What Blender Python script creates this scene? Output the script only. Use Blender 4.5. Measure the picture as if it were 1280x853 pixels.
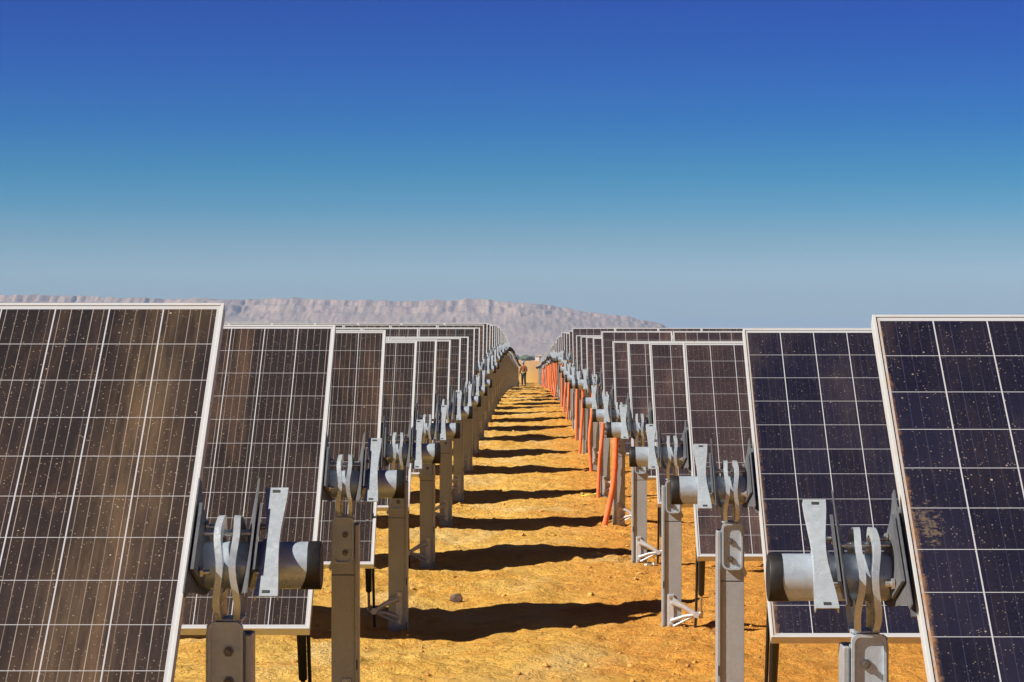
import bpy, bmesh, math, random
import numpy as np
from mathutils import Vector, Matrix, Euler
for o in list(bpy.data.objects): bpy.data.objects.remove(o)
S = bpy.context.scene
COL = S.collection
R = math.radians
random.seed(7)

# ---------------------------------------------------------------- camera
EYE = 1.70
SP = 4.7                      # spacing of the tracker rows (m)
cam = bpy.data.cameras.new('camera'); camo = bpy.data.objects.new('camera', cam); COL.objects.link(camo)
camo.location = (-0.044, 0, EYE); camo.rotation_euler = (R(90), 0, 0)
cam.sensor_width = 36; cam.lens = 3205 / 1280 * 36
cam.shift_x = -20 / 1280; cam.shift_y = 19.5 / 1280
cam.clip_start = 0.1; cam.clip_end = 60000
S.camera = camo

# ---------------------------------------------------------------- world, sun, exposure
SUNV = Vector((-1.2, -0.50, 1.0)).normalized()      # towards the sun
EL = math.asin(SUNV.z); AZ = math.atan2(SUNV.x, SUNV.y)
W = bpy.data.worlds.new('World'); S.world = W; W.use_nodes = True
nt = W.node_tree; nt.nodes.clear()
wo = nt.nodes.new('ShaderNodeOutputWorld'); bg = nt.nodes.new('ShaderNodeBackground')
sky = nt.nodes.new('ShaderNodeTexSky'); sky.sky_type = 'NISHITA'; sky.sun_disc = False
sky.sun_elevation = EL; sky.sun_rotation = AZ % (2 * math.pi)
sky.air_density = 1.0; sky.dust_density = 0.6; sky.ozone_density = 2.0; sky.altitude = 900
tc = nt.nodes.new('ShaderNodeTexCoord'); sx = nt.nodes.new('ShaderNodeSeparateXYZ')
ramp = nt.nodes.new('ShaderNodeValToRGB'); ramp.color_ramp.interpolation = 'LINEAR'
mr = nt.nodes.new('ShaderNodeMapRange'); mr.inputs['From Min'].default_value = 0; mr.inputs['From Max'].default_value = 0.2
mul = nt.nodes.new('ShaderNodeVectorMath'); mul.operation = 'MULTIPLY'
# sky tint: blue deepens with height; unseen last stop darkened to cut ambient light
SKYY = [446, 380, 340, 300, 260, 220, 160, 100, 50, 4, -195]
SKYC = [(0.3369, 0.433, 0.5712), (0.3369, 0.433, 0.5712), (0.3458, 0.4548, 0.6126), (0.2312, 0.3804, 0.5289), (0.1075, 0.3204, 0.5086), (0.042, 0.267, 0.4707), (0.0069, 0.1872, 0.4693), (0.0033, 0.138, 0.4634), (0.0003, 0.1078, 0.4388), (0.0001, 0.0899, 0.4222), (0.0, 0.027, 0.1267)]
SKYRAMP = [((446 - y) / 3205 / 0.2, c) for y, c in zip(SKYY, SKYC)]
cr = ramp.color_ramp
while len(cr.elements) < len(SKYRAMP): cr.elements.new(0.5)
for e, (p, c) in zip(cr.elements, SKYRAMP): e.position = p; e.color = (*c, 1)
L = nt.links.new
L(tc.outputs['Generated'], sx.inputs[0]); L(sx.outputs['Z'], mr.inputs['Value']); L(mr.outputs[0], ramp.inputs[0])
L(sky.outputs[0], mul.inputs[0]); L(ramp.outputs[0], mul.inputs[1]); L(mul.outputs[0], bg.inputs[0])
bg.inputs['Strength'].default_value = 0.10
L(bg.outputs[0], wo.inputs[0])
sl = bpy.data.lights.new('sun', 'SUN'); sl.energy = 4.9; sl.angle = R(0.53); sl.color = (1.0, 0.93, 0.82)
so = bpy.data.objects.new('sun', sl); COL.objects.link(so); so.location = (-20, -8, 30)
so.rotation_euler = (-SUNV).to_track_quat('-Z', 'Y').to_euler()
S.view_settings.view_transform = 'Standard'; S.view_settings.look = 'None'
S.view_settings.exposure = 0.72; S.view_settings.gamma = 1
S.render.resolution_x = 1024; S.render.resolution_y = 682

# ---------------------------------------------------------------- material helper
class NT:
    def __init__(s, name):
        s.m = bpy.data.materials.new(name); s.m.use_nodes = True; s.t = s.m.node_tree
        s.b = s.t.nodes['Principled BSDF']; s.out = s.t.nodes['Material Output']
    def set(s, **k):
        for a, v in k.items():
            inp = s.b.inputs[a.replace('_', ' ')]
            s.put(inp, v)
        return s
    def put(s, inp, v):
        if isinstance(v, bpy.types.NodeSocket): s.t.links.new(v, inp)
        elif isinstance(v, (tuple, list)) and len(v) == 3 and inp.type == 'RGBA': inp.default_value = (*v, 1)
        else: inp.default_value = v
    def node(s, ty, **k):
        n = s.t.nodes.new(ty)
        for a, v in k.items(): setattr(n, a, v)
        return n
    def math(s, op, a, b=0.0, c=None, clamp=False):
        n = s.node('ShaderNodeMath', operation=op, use_clamp=clamp)
        s.put(n.inputs[0], a); s.put(n.inputs[1], b)
        if c is not None: s.put(n.inputs[2], c)
        return n.outputs[0]
    def mix(s, f, a, b):
        n = s.node('ShaderNodeMix', data_type='RGBA'); s.put(n.inputs[0], f); s.put(n.inputs[6], a); s.put(n.inputs[7], b)
        return n.outputs[2]
    def rng(s, v, a, b, c=0.0, d=1.0, smooth=False):
        n = s.node('ShaderNodeMapRange'); n.interpolation_type = 'SMOOTHSTEP' if smooth else 'LINEAR'
        for i, q in enumerate((v, a, b, c, d)): s.put(n.inputs[i], q)
        return n.outputs[0]
    def coord(s, what='Object', scale=None, loc=None):
        o = s.node('ShaderNodeTexCoord').outputs[what]
        if scale is not None or loc is not None:
            m = s.node('ShaderNodeMapping'); s.put(m.inputs[0], o)
            if scale is not None: s.put(m.inputs[3], scale)
            if loc is not None: s.put(m.inputs[1], loc)
            o = m.outputs[0]
        return o
    def noise(s, vec, scale, detail=4, rough=0.55, w=None, dist=0.0):
        n = s.node('ShaderNodeTexNoise')
        if w is not None: n.noise_dimensions = '4D'; s.put(n.inputs['W'], w)
        s.put(n.inputs['Vector'], vec); n.inputs['Scale'].default_value = scale; n.inputs['Detail'].default_value = detail
        n.inputs['Roughness'].default_value = rough; n.inputs['Distortion'].default_value = dist
        return n.outputs[0]
    def voro(s, vec, scale, feature='F1', out='Distance', w=None):
        n = s.node('ShaderNodeTexVoronoi', feature=feature)
        if w is not None: n.voronoi_dimensions = '4D'; s.put(n.inputs['W'], w)
        s.put(n.inputs['Vector'], vec); n.inputs['Scale'].default_value = scale
        return n.outputs[out]
    def bump(s, h, strength=0.3, dist=0.01, normal=None):
        n = s.node('ShaderNodeBump'); s.put(n.inputs['Strength'], strength); n.inputs['Distance'].default_value = dist
        s.put(n.inputs['Height'], h)
        if normal is not None: s.put(n.inputs['Normal'], normal)
        return n.outputs[0]

# galvanised steel with spangle, dust and rain streaks
def galvanised(name, base, metal, rough, dust=0.25):
    n = NT(name); c = n.coord('Object'); rnd = n.node('ShaderNodeObjectInfo').outputs['Random']
    sp = n.voro(c, 90, out='Color'); spx = n.node('ShaderNodeSeparateColor'); n.put(spx.inputs[0], sp)
    big = n.noise(c, 7, 5, 0.6, w=n.math('MULTIPLY', rnd, 20.0))
    streak = n.noise(n.coord('Object', scale=(60, 60, 3)), 1, 3)
    v = n.math('ADD', n.math('MULTIPLY', spx.outputs[0], 0.14), n.math('MULTIPLY', streak, 0.16))
    col = n.mix(n.rng(n.math('ADD', v, n.math('MULTIPLY', big, 0.5)), 0.2, 0.7), tuple(x * 0.72 for x in base), base)
    du = n.rng(n.noise(c, 4, 6, 0.65, w=n.math('MULTIPLY', rnd, 9.0)), 0.48, 0.75, 0, dust, True)
    col = n.mix(du, col, (0.42, 0.27, 0.15))
    n.set(Base_Color=col, Metallic=metal, Roughness=n.rng(n.math('ADD', spx.outputs[1], big), 0.3, 1.5, rough - 0.1, rough + 0.15),
          Normal=n.bump(n.math('ADD', spx.outputs[2], n.math('MULTIPLY', big, 2.0)), 0.15, 0.002))
    return n.m
M = {}
M['post'] = galvanised('galvanised_post', (0.43, 0.46, 0.50), 0.32, 0.38, 0.10)
M['steel'] = galvanised('galvanised_tube', (0.50, 0.58, 0.67), 0.32, 0.34, 0.12)
M['plate'] = galvanised('shade_darkened_plate', (0.17, 0.18, 0.20), 0.4, 0.45, 0.1)  # base colour darkened to paint in the shade on the side plates
M['bright'] = galvanised('zinc_plated', (0.62, 0.69, 0.75), 0.42, 0.30, 0.10)
M['alu'] = galvanised('cast_aluminium', (0.66, 0.67, 0.70), 0.3, 0.42, 0.12)
n = NT('anodised_frame'); c = n.coord('Object')
f = n.noise(c, 12, 5, 0.6); f2 = n.noise(c, 90, 3)
n.set(Base_Color=n.mix(n.rng(f, 0.5, 0.75, 0, 0.4), n.mix(f2, (0.50, 0.52, 0.53), (0.58, 0.59, 0.59)), (0.55, 0.42, 0.30)), Metallic=0.15, Roughness=0.42)
M['frame'] = n.m
def plain(name, c1, c2, rough=0.5, scale=30, metal=0.0, bump=0.1):
    n = NT(name); c = n.coord('Object'); f = n.noise(c, scale, 5, 0.6)
    n.set(Base_Color=n.mix(n.rng(f, 0.3, 0.7), c1, c2), Roughness=n.rng(f, 0.3, 0.7, rough - 0.08, rough + 0.08), Metallic=metal, Normal=n.bump(f, bump, 0.004))
    return n.m
M['black'] = plain('black_rubber', (0.006, 0.006, 0.007), (0.013, 0.012, 0.011), 0.55)
M['dark'] = plain('dark_bolt', (0.10, 0.10, 0.10), (0.22, 0.20, 0.18), 0.4, 60, 0.6)
M['bolt'] = plain('bright_bolt', (0.45, 0.45, 0.45), (0.62, 0.60, 0.56), 0.3, 60, 0.7)
M['orange'] = plain('orange_conduit', (0.72, 0.155, 0.045), (0.80, 0.20, 0.07), 0.42, 14)
M['back'] = plain('white_backsheet', (0.60, 0.60, 0.60), (0.68, 0.68, 0.68), 0.5)
M['hole'] = plain('slot_shadow_paint', (0.02, 0.02, 0.02), (0.04, 0.04, 0.04), 0.7)

def cells(name, cell_a, cell_b, bus, dustcol, dust_low, dust_hi, edge_mud, specks):
    n = NT(name); tcn = n.node('ShaderNodeTexCoord').outputs['Object']
    sep = n.node('ShaderNodeSeparateXYZ'); n.put(sep.inputs[0], tcn)
    rnd = n.node('ShaderNodeObjectInfo').outputs['Random']; w = n.math('MULTIPLY', rnd, 30.0)
    P = 0.158
    gx = n.math('DIVIDE', n.math('ADD', sep.outputs[0], 0.474), P); gy = n.math('DIVIDE', n.math('ADD', sep.outputs[1], 0.948), P)
    fx = n.math('FRACT', gx); fy = n.math('FRACT', gy)
    dx = n.math('ABSOLUTE', n.math('SUBTRACT', fx, 0.5)); dy = n.math('ABSOLUTE', n.math('SUBTRACT', fy, 0.5))
    vgap = n.math('GREATER_THAN', dx, 0.5 - 0.0020 / P); hgap = n.math('GREATER_THAN', dy, 0.5 - 0.0011 / P)
    ox = n.math('GREATER_THAN', n.math('ABSOLUTE', sep.outputs[0]), 0.474); oy = n.math('GREATER_THAN', n.math('ABSOLUTE', sep.outputs[1]), 0.948)
    white = n.math('MAXIMUM', n.math('MAXIMUM', vgap, hgap), n.math('MAXIMUM', ox, oy))
    b5 = n.math('ABSOLUTE', n.math('SUBTRACT', n.math('FRACT', n.math('MULTIPLY', fx, 5.0)), 0.5))
    busm = n.math('LESS_THAN', b5, 0.0011 / P * 5)
    # polycrystalline grain and a little difference from cell to cell
    cid = n.node('ShaderNodeCombineXYZ'); n.put(cid.inputs[0], n.math('FLOOR', gx)); n.put(cid.inputs[1], n.math('FLOOR', gy)); n.put(cid.inputs[2], w)
    wn = n.node('ShaderNodeTexWhiteNoise'); n.put(wn.inputs[0], cid.outputs[0])
    grain = n.node('ShaderNodeSeparateColor'); n.put(grain.inputs[0], n.voro(tcn, 160, out='Color'))
    t = n.math('ADD', n.math('MULTIPLY', wn.outputs[0], 0.6), n.math('MULTIPLY', grain.outputs[0], 0.4))
    col = n.mix(t, cell_a, cell_b)
    bv = n.noise(n.coord('Object', scale=(25, 2, 1)), 1, 3, 0.6, w=w)
    col = n.mix(n.math('MULTIPLY', busm, n.rng(bv, 0.35, 0.65, 0.18, 0.9)), col, bus)
    col = n.mix(white, col, (0.44, 0.45, 0.48))
    # dust film: heavier low on the glass, run-off streaks down the slope, dried drops, a mud line at the frame
    dn = n.noise(tcn, 2.0, 7, 0.68, w=w, dist=0.3)
    streak = n.noise(n.coord('Object', scale=(22, 1.3, 1)), 1, 5, 0.6, w=w)
    g = n.rng(sep.outputs[1], -1, 1, dust_low, dust_hi)
    film = n.math('MULTIPLY', g, n.math('ADD', n.math('MULTIPLY', n.rng(dn, 0.44, 0.70), 2.6), n.math('MULTIPLY', n.rng(streak, 0.47, 0.75), 2.0)))
    col = n.mix(n.math('ADD', film, g, clamp=True), col, dustcol)
    cloud = n.rng(n.noise(n.coord('Object', scale=(2.6, 0.6, 1)), 1, 7, 0.72, w=w, dist=0.5), 0.52, 0.74, 0, 1)
    col = n.mix(n.math('MULTIPLY', cloud, min(0.26, 9 * dust_low)), col, dustcol)
    if edge_mud == 3:     # wiped dust smears: a long one beside the frame, a round one low on the glass
        wv = n.math('MULTIPLY', n.math('SUBTRACT', n.noise(n.coord('Object', scale=(1, 1.6, 1)), 1, 3), 0.5), 0.22)
        d1 = n.math('ABSOLUTE', n.math('SUBTRACT', n.math('ADD', sep.outputs[0], wv), n.rng(sep.outputs[1], -1, 1, 0.20, 0.36)))
        m1 = n.math('MULTIPLY', n.rng(d1, 0.17, 0.02, 0, 1, True), n.rng(n.noise(n.coord('Object', scale=(30, 3.0, 1)), 1, 6, 0.7), 0.36, 0.68, 0.15, 1))
        d2 = n.node('ShaderNodeVectorMath', operation='DISTANCE'); n.put(d2.inputs[0], n.coord('Object', scale=(1, 0.7, 0))); n.put(d2.inputs[1], (0.02, -0.55, 0))
        m2 = n.math('MULTIPLY', n.rng(d2.outputs['Value'], 0.26, 0.03, 0, 1, True), n.rng(n.noise(n.coord('Object', scale=(9, 5, 1)), 1, 7, 0.75), 0.42, 0.66, 0, 1))
        col = n.mix(n.math('MULTIPLY', n.math('MAXIMUM', m1, m2), 0.22), col, (0.42, 0.27, 0.14))
    spots = None
    for sc, th, k in ((70, 0.15, 0.7), (170, 0.26, 0.5), (26, 0.075, 0.95)):
        v = n.node('ShaderNodeTexVoronoi', voronoi_dimensions='4D'); n.put(v.inputs['Vector'], tcn); n.put(v.inputs['W'], w); v.inputs['Scale'].default_value = sc
        sc2 = n.node('ShaderNodeSeparateColor'); n.put(sc2.inputs[0], v.outputs['Color'])
        keep = n.rng(n.math('MULTIPLY', sc2.outputs[0], n.rng(dn, 0.3, 0.65, 0.6, 1.15)), 0.42 if sc > 100 else 0.54, 0.7, 0, 1)
        sp = n.math('MULTIPLY', n.math('LESS_THAN', v.outputs['Distance'], n.math('MULTIPLY', sc2.outputs[1], th * 1.6)), n.math('MULTIPLY', keep, k * specks))
        spots = sp if spots is None else n.math('MAXIMUM', spots, sp)
    spots = n.math('MINIMUM', spots, 1.0)
    col = n.mix(spots, col, (0.58, 0.47, 0.34))
    rough = n.math('ADD', n.math('MULTIPLY', n.math('ADD', film, spots), 0.5), 0.12, clamp=True)
    if edge_mud in (1, 2, True):
        e = n.math('ADD', n.math('SUBTRACT', sep.outputs[0], -0.482), n.math('MULTIPLY', n.math('SUBTRACT', n.noise(tcn, 26, 5, 0.7, w=w), 0.5), 0.045))
        low = n.rng(sep.outputs[1], -1, 1, 0.024, 0.011)
        mud = n.rng(n.math('SUBTRACT', e, low), 0.004, -0.016, 0, 0.85)
        mud = n.math('MULTIPLY', mud, n.rng(n.noise(tcn, 60, 3), 0.3, 0.5, 0.55, 1.0))
        # a hand-sized smear by the frame
        sm = n.node('ShaderNodeVectorMath', operation='DISTANCE'); n.put(sm.inputs[0], n.coord('Object', scale=(1.4, 0.6, 1))); n.put(sm.inputs[1], (-0.43 * 1.4, 0.10 * 0.6, 0.1045))
        smear = n.math('MULTIPLY', n.math('LESS_THAN', sm.outputs['Value'], n.rng(n.noise(n.coord('Object', scale=(25, 60, 1)), 1, 5, 0.7), 0.35, 0.65, 0.0, 0.075)), n.math('MULTIPLY', n.rng(n.noise(tcn, 90, 4), 0.35, 0.6), 0.22))
        if edge_mud == 2: smear = 0.0
        if edge_mud == 2: mud = n.math('MULTIPLY', mud, 0.6)
        col = n.mix(mud, col, (0.34, 0.18, 0.075)); col = n.mix(smear, col, (0.5, 0.36, 0.2))
        rough = n.math('ADD', rough, mud, clamp=True)
    n.set(Base_Color=col, Roughness=rough, IOR=1.45, Specular_IOR_Level=0.45, Normal=n.bump(spots, 0.15, 0.001))
    return n.m
M['cell_dusty'] = cells('dusty_brown_cells', (0.015, 0.014, 0.016), (0.026, 0.023, 0.025), (0.36, 0.31, 0.28), (0.34, 0.19, 0.105), 0.030, 0.006, False, 0.6)  # light busbar colour, here and on the next line, paints their glint
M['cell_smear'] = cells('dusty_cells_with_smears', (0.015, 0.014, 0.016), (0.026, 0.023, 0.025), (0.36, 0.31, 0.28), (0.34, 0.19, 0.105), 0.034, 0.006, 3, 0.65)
M['cell_blue'] = cells('blue_cells', (0.006, 0.007, 0.018), (0.013, 0.014, 0.034), (0.035, 0.04, 0.08), (0.36, 0.25, 0.16), 0.012, 0.008, False, 0.5)
M['cell_mud'] = cells('blue_cells_muddy_edge', (0.006, 0.007, 0.018), (0.013, 0.014, 0.034), (0.035, 0.04, 0.08), (0.36, 0.25, 0.16), 0.014, 0.010, True, 0.6)
M['cell_mud2'] = cells('blue_cells_lightly_muddy_edge', (0.006, 0.007, 0.018), (0.013, 0.014, 0.034), (0.035, 0.04, 0.08), (0.36, 0.25, 0.16), 0.012, 0.009, 2, 0.5)
M['cell_plum'] = cells('brown_violet_cells', (0.019, 0.015, 0.020), (0.032, 0.025, 0.033), (0.11, 0.09, 0.10), (0.36, 0.22, 0.16), 0.03, 0.02, False, 0.7)  # violet brown base paints the lens flare tint into these cells

# dirt
def dirt():
    n = NT('orange_dirt'); c = n.coord('Object')
    a = n.noise(c, 0.9, 6, 0.6, dist=0.4); b = n.noise(c, 5.5, 6, 0.65); d = n.noise(c, 34, 5, 0.7); e = n.noise(c, 150, 3, 0.6)
    sep = n.node('ShaderNodeSeparateXYZ'); n.put(sep.inputs[0], c)
    side = n.rng(n.math('ADD', sep.outputs[0], n.math('MULTIPLY', n.math('SUBTRACT', a, 0.5), 3.4)), -0.1, 0.9, 0, 1, True)
    col = n.mix(n.rng(a, 0.38, 0.62), (0.72, 0.38, 0.07), (0.80, 0.50, 0.12))
    col = n.mix(n.math('MULTIPLY', side, 0.85), col, (0.68, 0.29, 0.05))
    col = n.mix(n.rng(b, 0.50, 0.70, 0, 0.55), col, (0.58, 0.23, 0.04))
    col = n.mix(n.rng(b, 0.46, 0.30, 0, 0.5), col, (0.72, 0.48, 0.12))
    col = n.mix(n.rng(d, 0.58, 0.72, 0, 0.55), col, (0.30, 0.10, 0.02))
    col = n.mix(n.rng(d, 0.40, 0.28, 0, 0.5), col, (0.78, 0.56, 0.22))
    pv = n.node('ShaderNodeTexVoronoi'); n.put(pv.inputs['Vector'], c); pv.inputs['Scale'].default_value = 28
    ps = n.node('ShaderNodeSeparateColor'); n.put(ps.inputs[0], pv.outputs['Color'])
    peb = n.math('MULTIPLY', n.rng(pv.outputs['Distance'], 0.30, 0.16, 0, 1), n.rng(n.math('MULTIPLY', ps.outputs[0], n.rng(b, 0.35, 0.65, 0.5, 1.2)), 0.72, 0.8, 0, 1))
    col = n.mix(n.math('MULTIPLY', peb, 0.6), col, n.mix(ps.outputs[1], (0.26, 0.10, 0.03), (0.70, 0.50, 0.28)))
    pale = n.math('MULTIPLY', n.rng(n.noise(n.coord('Object', scale=(1.3, 0.55, 1)), 1, 6, 0.6, dist=0.3), 0.50, 0.66, 0, 1, True), n.rng(side, 1, 0, 0.1, 0.6))
    col = n.mix(pale, col, (0.80, 0.57, 0.24))
    dark = n.rng(n.noise(n.coord('Object', loc=(7, 3, 0)), 2.6, 7, 0.7), 0.56, 0.72, 0, 0.5)
    col = n.mix(dark, col, (0.46, 0.17, 0.03))
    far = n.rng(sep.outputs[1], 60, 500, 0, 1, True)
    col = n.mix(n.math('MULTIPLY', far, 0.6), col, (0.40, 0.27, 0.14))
    h = n.math('ADD', n.math('MULTIPLY', b, 1.0), n.math('ADD', n.math('MULTIPLY', d, 0.45), n.math('MULTIPLY', e, 0.12)))
    h = n.math('ADD', h, n.math('MULTIPLY', peb, 0.30))
    lump = n.voro(c, 11, feature='SMOOTH_F1'); h = n.math('SUBTRACT', h, n.math('MULTIPLY', lump, 0.35))
    n.set(Base_Color=col, Roughness=0.95, Specular_IOR_Level=0.15, Normal=n.bump(h, 1.0, 0.08))
    return n.m
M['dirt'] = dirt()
n = NT('mesa_rock'); c = n.coord('Object')
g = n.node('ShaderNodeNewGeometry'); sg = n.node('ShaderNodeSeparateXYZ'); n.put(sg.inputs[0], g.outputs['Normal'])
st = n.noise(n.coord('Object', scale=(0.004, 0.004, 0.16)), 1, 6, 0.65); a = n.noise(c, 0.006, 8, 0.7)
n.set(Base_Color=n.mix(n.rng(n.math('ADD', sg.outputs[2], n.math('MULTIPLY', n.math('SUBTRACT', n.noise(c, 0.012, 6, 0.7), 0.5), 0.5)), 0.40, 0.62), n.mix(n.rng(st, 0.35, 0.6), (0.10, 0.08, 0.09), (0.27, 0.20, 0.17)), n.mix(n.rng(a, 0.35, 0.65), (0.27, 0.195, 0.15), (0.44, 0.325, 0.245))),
      Roughness=0.95, Specular_IOR_Level=0.1, Normal=n.bump(n.noise(c, 0.03, 8, 0.7), 0.8, 12))
M['rock'] = n.m
M['bush'] = plain('grey_green_scrub', (0.05, 0.08, 0.04), (0.10, 0.13, 0.07), 0.9, 0.6)
M['shed'] = plain('white_sheet_metal', (0.70, 0.70, 0.68), (0.80, 0.80, 0.78), 0.5, 0.5)
M['stone'] = plain('grey_brown_stone', (0.05, 0.028, 0.02), (0.16, 0.10, 0.07), 0.9, 40, 0, 0.5)
M['clod'] = plain('dirt_clod', (0.40, 0.17, 0.035), (0.66, 0.40, 0.11), 0.95, 30, 0, 0.5)
M['yellow'] = plain('yellow_green_plastic', (0.55, 0.55, 0.05), (0.65, 0.62, 0.10), 0.5)
M['skin'] = plain('skin', (0.36, 0.19, 0.12), (0.42, 0.23, 0.15), 0.5)
M['jacket'] = plain('rust_brown_cloth', (0.13, 0.045, 0.02), (0.19, 0.07, 0.03), 0.9, 8)
M['trousers'] = plain('dark_cloth', (0.020, 0.016, 0.018), (0.045, 0.035, 0.035), 0.9, 8)
M['cap'] = plain('blue_cloth', (0.10, 0.20, 0.50), (0.14, 0.26, 0.58), 0.8, 8)
M['bucket'] = plain('grey_white_plastic', (0.50, 0.52, 0.54), (0.62, 0.63, 0.64), 0.5, 8)
M['vest'] = plain('green_cloth', (0.16, 0.26, 0.05), (0.22, 0.32, 0.07), 0.9, 8)

# ---------------------------------------------------------------- mesh helper
class MB:
    """collects shapes into one bmesh"""
    def __init__(s, mirror=1): s.bm = bmesh.new(); s.mx = mirror; s.slot = 0
    def _fin(s, vs):
        fs = set(f for v in vs for f in v.link_faces)
        for f in fs: f.material_index = s.slot
    def box(s, lo, hi, bev=0.0, rot=None, piv=None):
        r = bmesh.ops.create_cube(s.bm, size=1); vs = r['verts']
        c = [(a + b) / 2 for a, b in zip(lo, hi)]; d = [abs(b - a) for a, b in zip(lo, hi)]
        for v in vs: v.co = Vector((c[0] + v.co.x * d[0], c[1] + v.co.y * d[1], c[2] + v.co.z * d[2]))
        if bev:
            es = list(set(e for v in vs for e in v.link_edges))
            r = bmesh.ops.bevel(s.bm, geom=es, offset=bev, segments=2, affect='EDGES', profile=0.5)
            vs = list(set(v for f in r['faces'] for v in f.verts) | set(v for v in vs if v.is_valid))
        if rot is not None:
            p = Vector(piv if piv else c)
            for v in vs: v.co = p + rot @ (v.co - p)
        s._fin(vs); return s
    def tube(s, pts, r, seg=16, caps=True):
        pts = [Vector(p) for p in pts]; rs = r if isinstance(r, (list, tuple)) else [r] * len(pts)
        rings = []; prev = None
        for i, p in enumerate(pts):
            t = (pts[min(i + 1, len(pts) - 1)] - pts[max(i - 1, 0)]).normalized()
            if prev is None:
                a = Vector((0, 0, 1)) if abs(t.z) < 0.9 else Vector((1, 0, 0))
                u = t.cross(a).normalized()
            else:
                u = (prev - t * prev.dot(t)).normalized()
            prev = u; w = t.cross(u)
            rings.append([s.bm.verts.new(p + (u * math.cos(2 * math.pi * k / seg) + w * math.sin(2 * math.pi * k / seg)) * rs[i]) for k in range(seg)])
        for a, b in zip(rings, rings[1:]):
            for k in range(seg):
                f = s.bm.faces.new((a[k], a[(k + 1) % seg], b[(k + 1) % seg], b[k])); f.material_index = s.slot; f.smooth = True
        if caps:
            for q in (rings[0], rings[-1]):
                f = s.bm.faces.new(q); f.material_index = s.slot
        return s
    def prism(s, outline, a, b, axis='x', hole=None):
        """outline of 2D points extruded along axis from a to b; axis x: points are (y,z)"""
        def P(q, t):
            return {'x': (t, q[0], q[1]), 'y': (q[0], t, q[1]), 'z': (q[0], q[1], t)}[axis]
        n = len(outline)
        A = [s.bm.verts.new(P(q, a)) for q in outline]; B = [s.bm.verts.new(P(q, b)) for q in outline]
        fs = [s.bm.faces.new((A[i], A[(i + 1) % n], B[(i + 1) % n], B[i])) for i in range(n)]
        if hole:
            HA = [s.bm.verts.new(P(q, a)) for q in hole]; HB = [s.bm.verts.new(P(q, b)) for q in hole]
            for i in range(n):
                j = (i + 1) % n
                fs += [s.bm.faces.new((A[i], A[j], HA[j], HA[i])), s.bm.faces.new((B[i], B[j], HB[j], HB[i])), s.bm.faces.new((HA[i], HA[j], HB[j], HB[i]))]
        else: fs += [s.bm.faces.new(A), s.bm.faces.new(B)]
        for f in fs: f.material_index = s.slot
        return s
    def strip(s, A, B, th):
        """solid sheet between two polylines A and B of equal length, thickness vector th"""
        th = Vector(th); q = []
        for p in (A, B): q.append([s.bm.verts.new(Vector(x)) for x in p]); q.append([s.bm.verts.new(Vector(x) + th) for x in p])
        a0, a1, b0, b1 = q; m = len(a0); F = []
        for i in range(m - 1):
            F += [(a0[i], a0[i + 1], b0[i + 1], b0[i]), (a1[i], a1[i + 1], b1[i + 1], b1[i]), (a0[i], a0[i + 1], a1[i + 1], a1[i]), (b0[i], b0[i + 1], b1[i + 1], b1[i])]
        F += [(a0[0], b0[0], b1[0], a1[0]), (a0[-1], b0[-1], b1[-1], a1[-1])]
        for f in F: g = s.bm.faces.new(f); g.material_index = s.slot
        return s
    def mesh(s, name, mats):
        if s.mx < 0:
            for v in s.bm.verts: v.co.x = -v.co.x
        bmesh.ops.recalc_face_normals(s.bm, faces=s.bm.faces)
        for e in s.bm.edges:
            if len(e.link_faces) == 2 and e.calc_face_angle(0) > 0.7: e.smooth = False
        me = bpy.data.meshes.new(name); s.bm.to_mesh(me); s.bm.free()
        for m in (mats if isinstance(mats, (list, tuple)) else [mats]): me.materials.append(m)
        return me
def link(name, data, parent=None, loc=(0, 0, 0), rx=0.0):
    o = bpy.data.objects.new(name, data); COL.objects.link(o); o.parent = parent; o.location = loc; o.rotation_euler = (rx, 0, 0)
    return o
def tag(o, label=None, cat=None, group=None, kind=None):
    for k, v in (('label', label), ('category', cat), ('group', group), ('kind', kind)):
        if v: o[k] = v
    return o

# ---------------------------------------------------------------- terrain
GT = [(-40, -1.72), (3.4, -1.72), (5.5, -1.70), (6.5, -1.67), (7.5, -1.60), (8.5, -1.53), (10, -1.42), (12, -1.32), (16, -1.26), (20, -1.28), (25, -1.45), (30, -1.72), (35, -2.0), (38, -2.1), (45, -2.2), (60, -2.15), (100, -2.1), (9000, -2.1)]
gx_, gy_ = zip(*GT)
def vnoise(x, y, seed=0):
    xi = np.floor(x).astype(np.int64); yi = np.floor(y).astype(np.int64); fx = x - xi; fy = y - yi
    def h(a, b):
        k = (a * 374761393 + b * 668265263 + seed * 974634777) & 0x7fffffff
        k = ((k ^ (k >> 13)) * 1274126177) & 0x7fffffff
        return ((k ^ (k >> 16)) & 0xffff) / 65535.0
    u = fx * fx * (3 - 2 * fx); v = fy * fy * (3 - 2 * fy)
    return (h(xi, yi) * (1 - u) + h(xi + 1, yi) * u) * (1 - v) + (h(xi, yi + 1) * (1 - u) + h(xi + 1, yi + 1) * u) * v - 0.5
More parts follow.
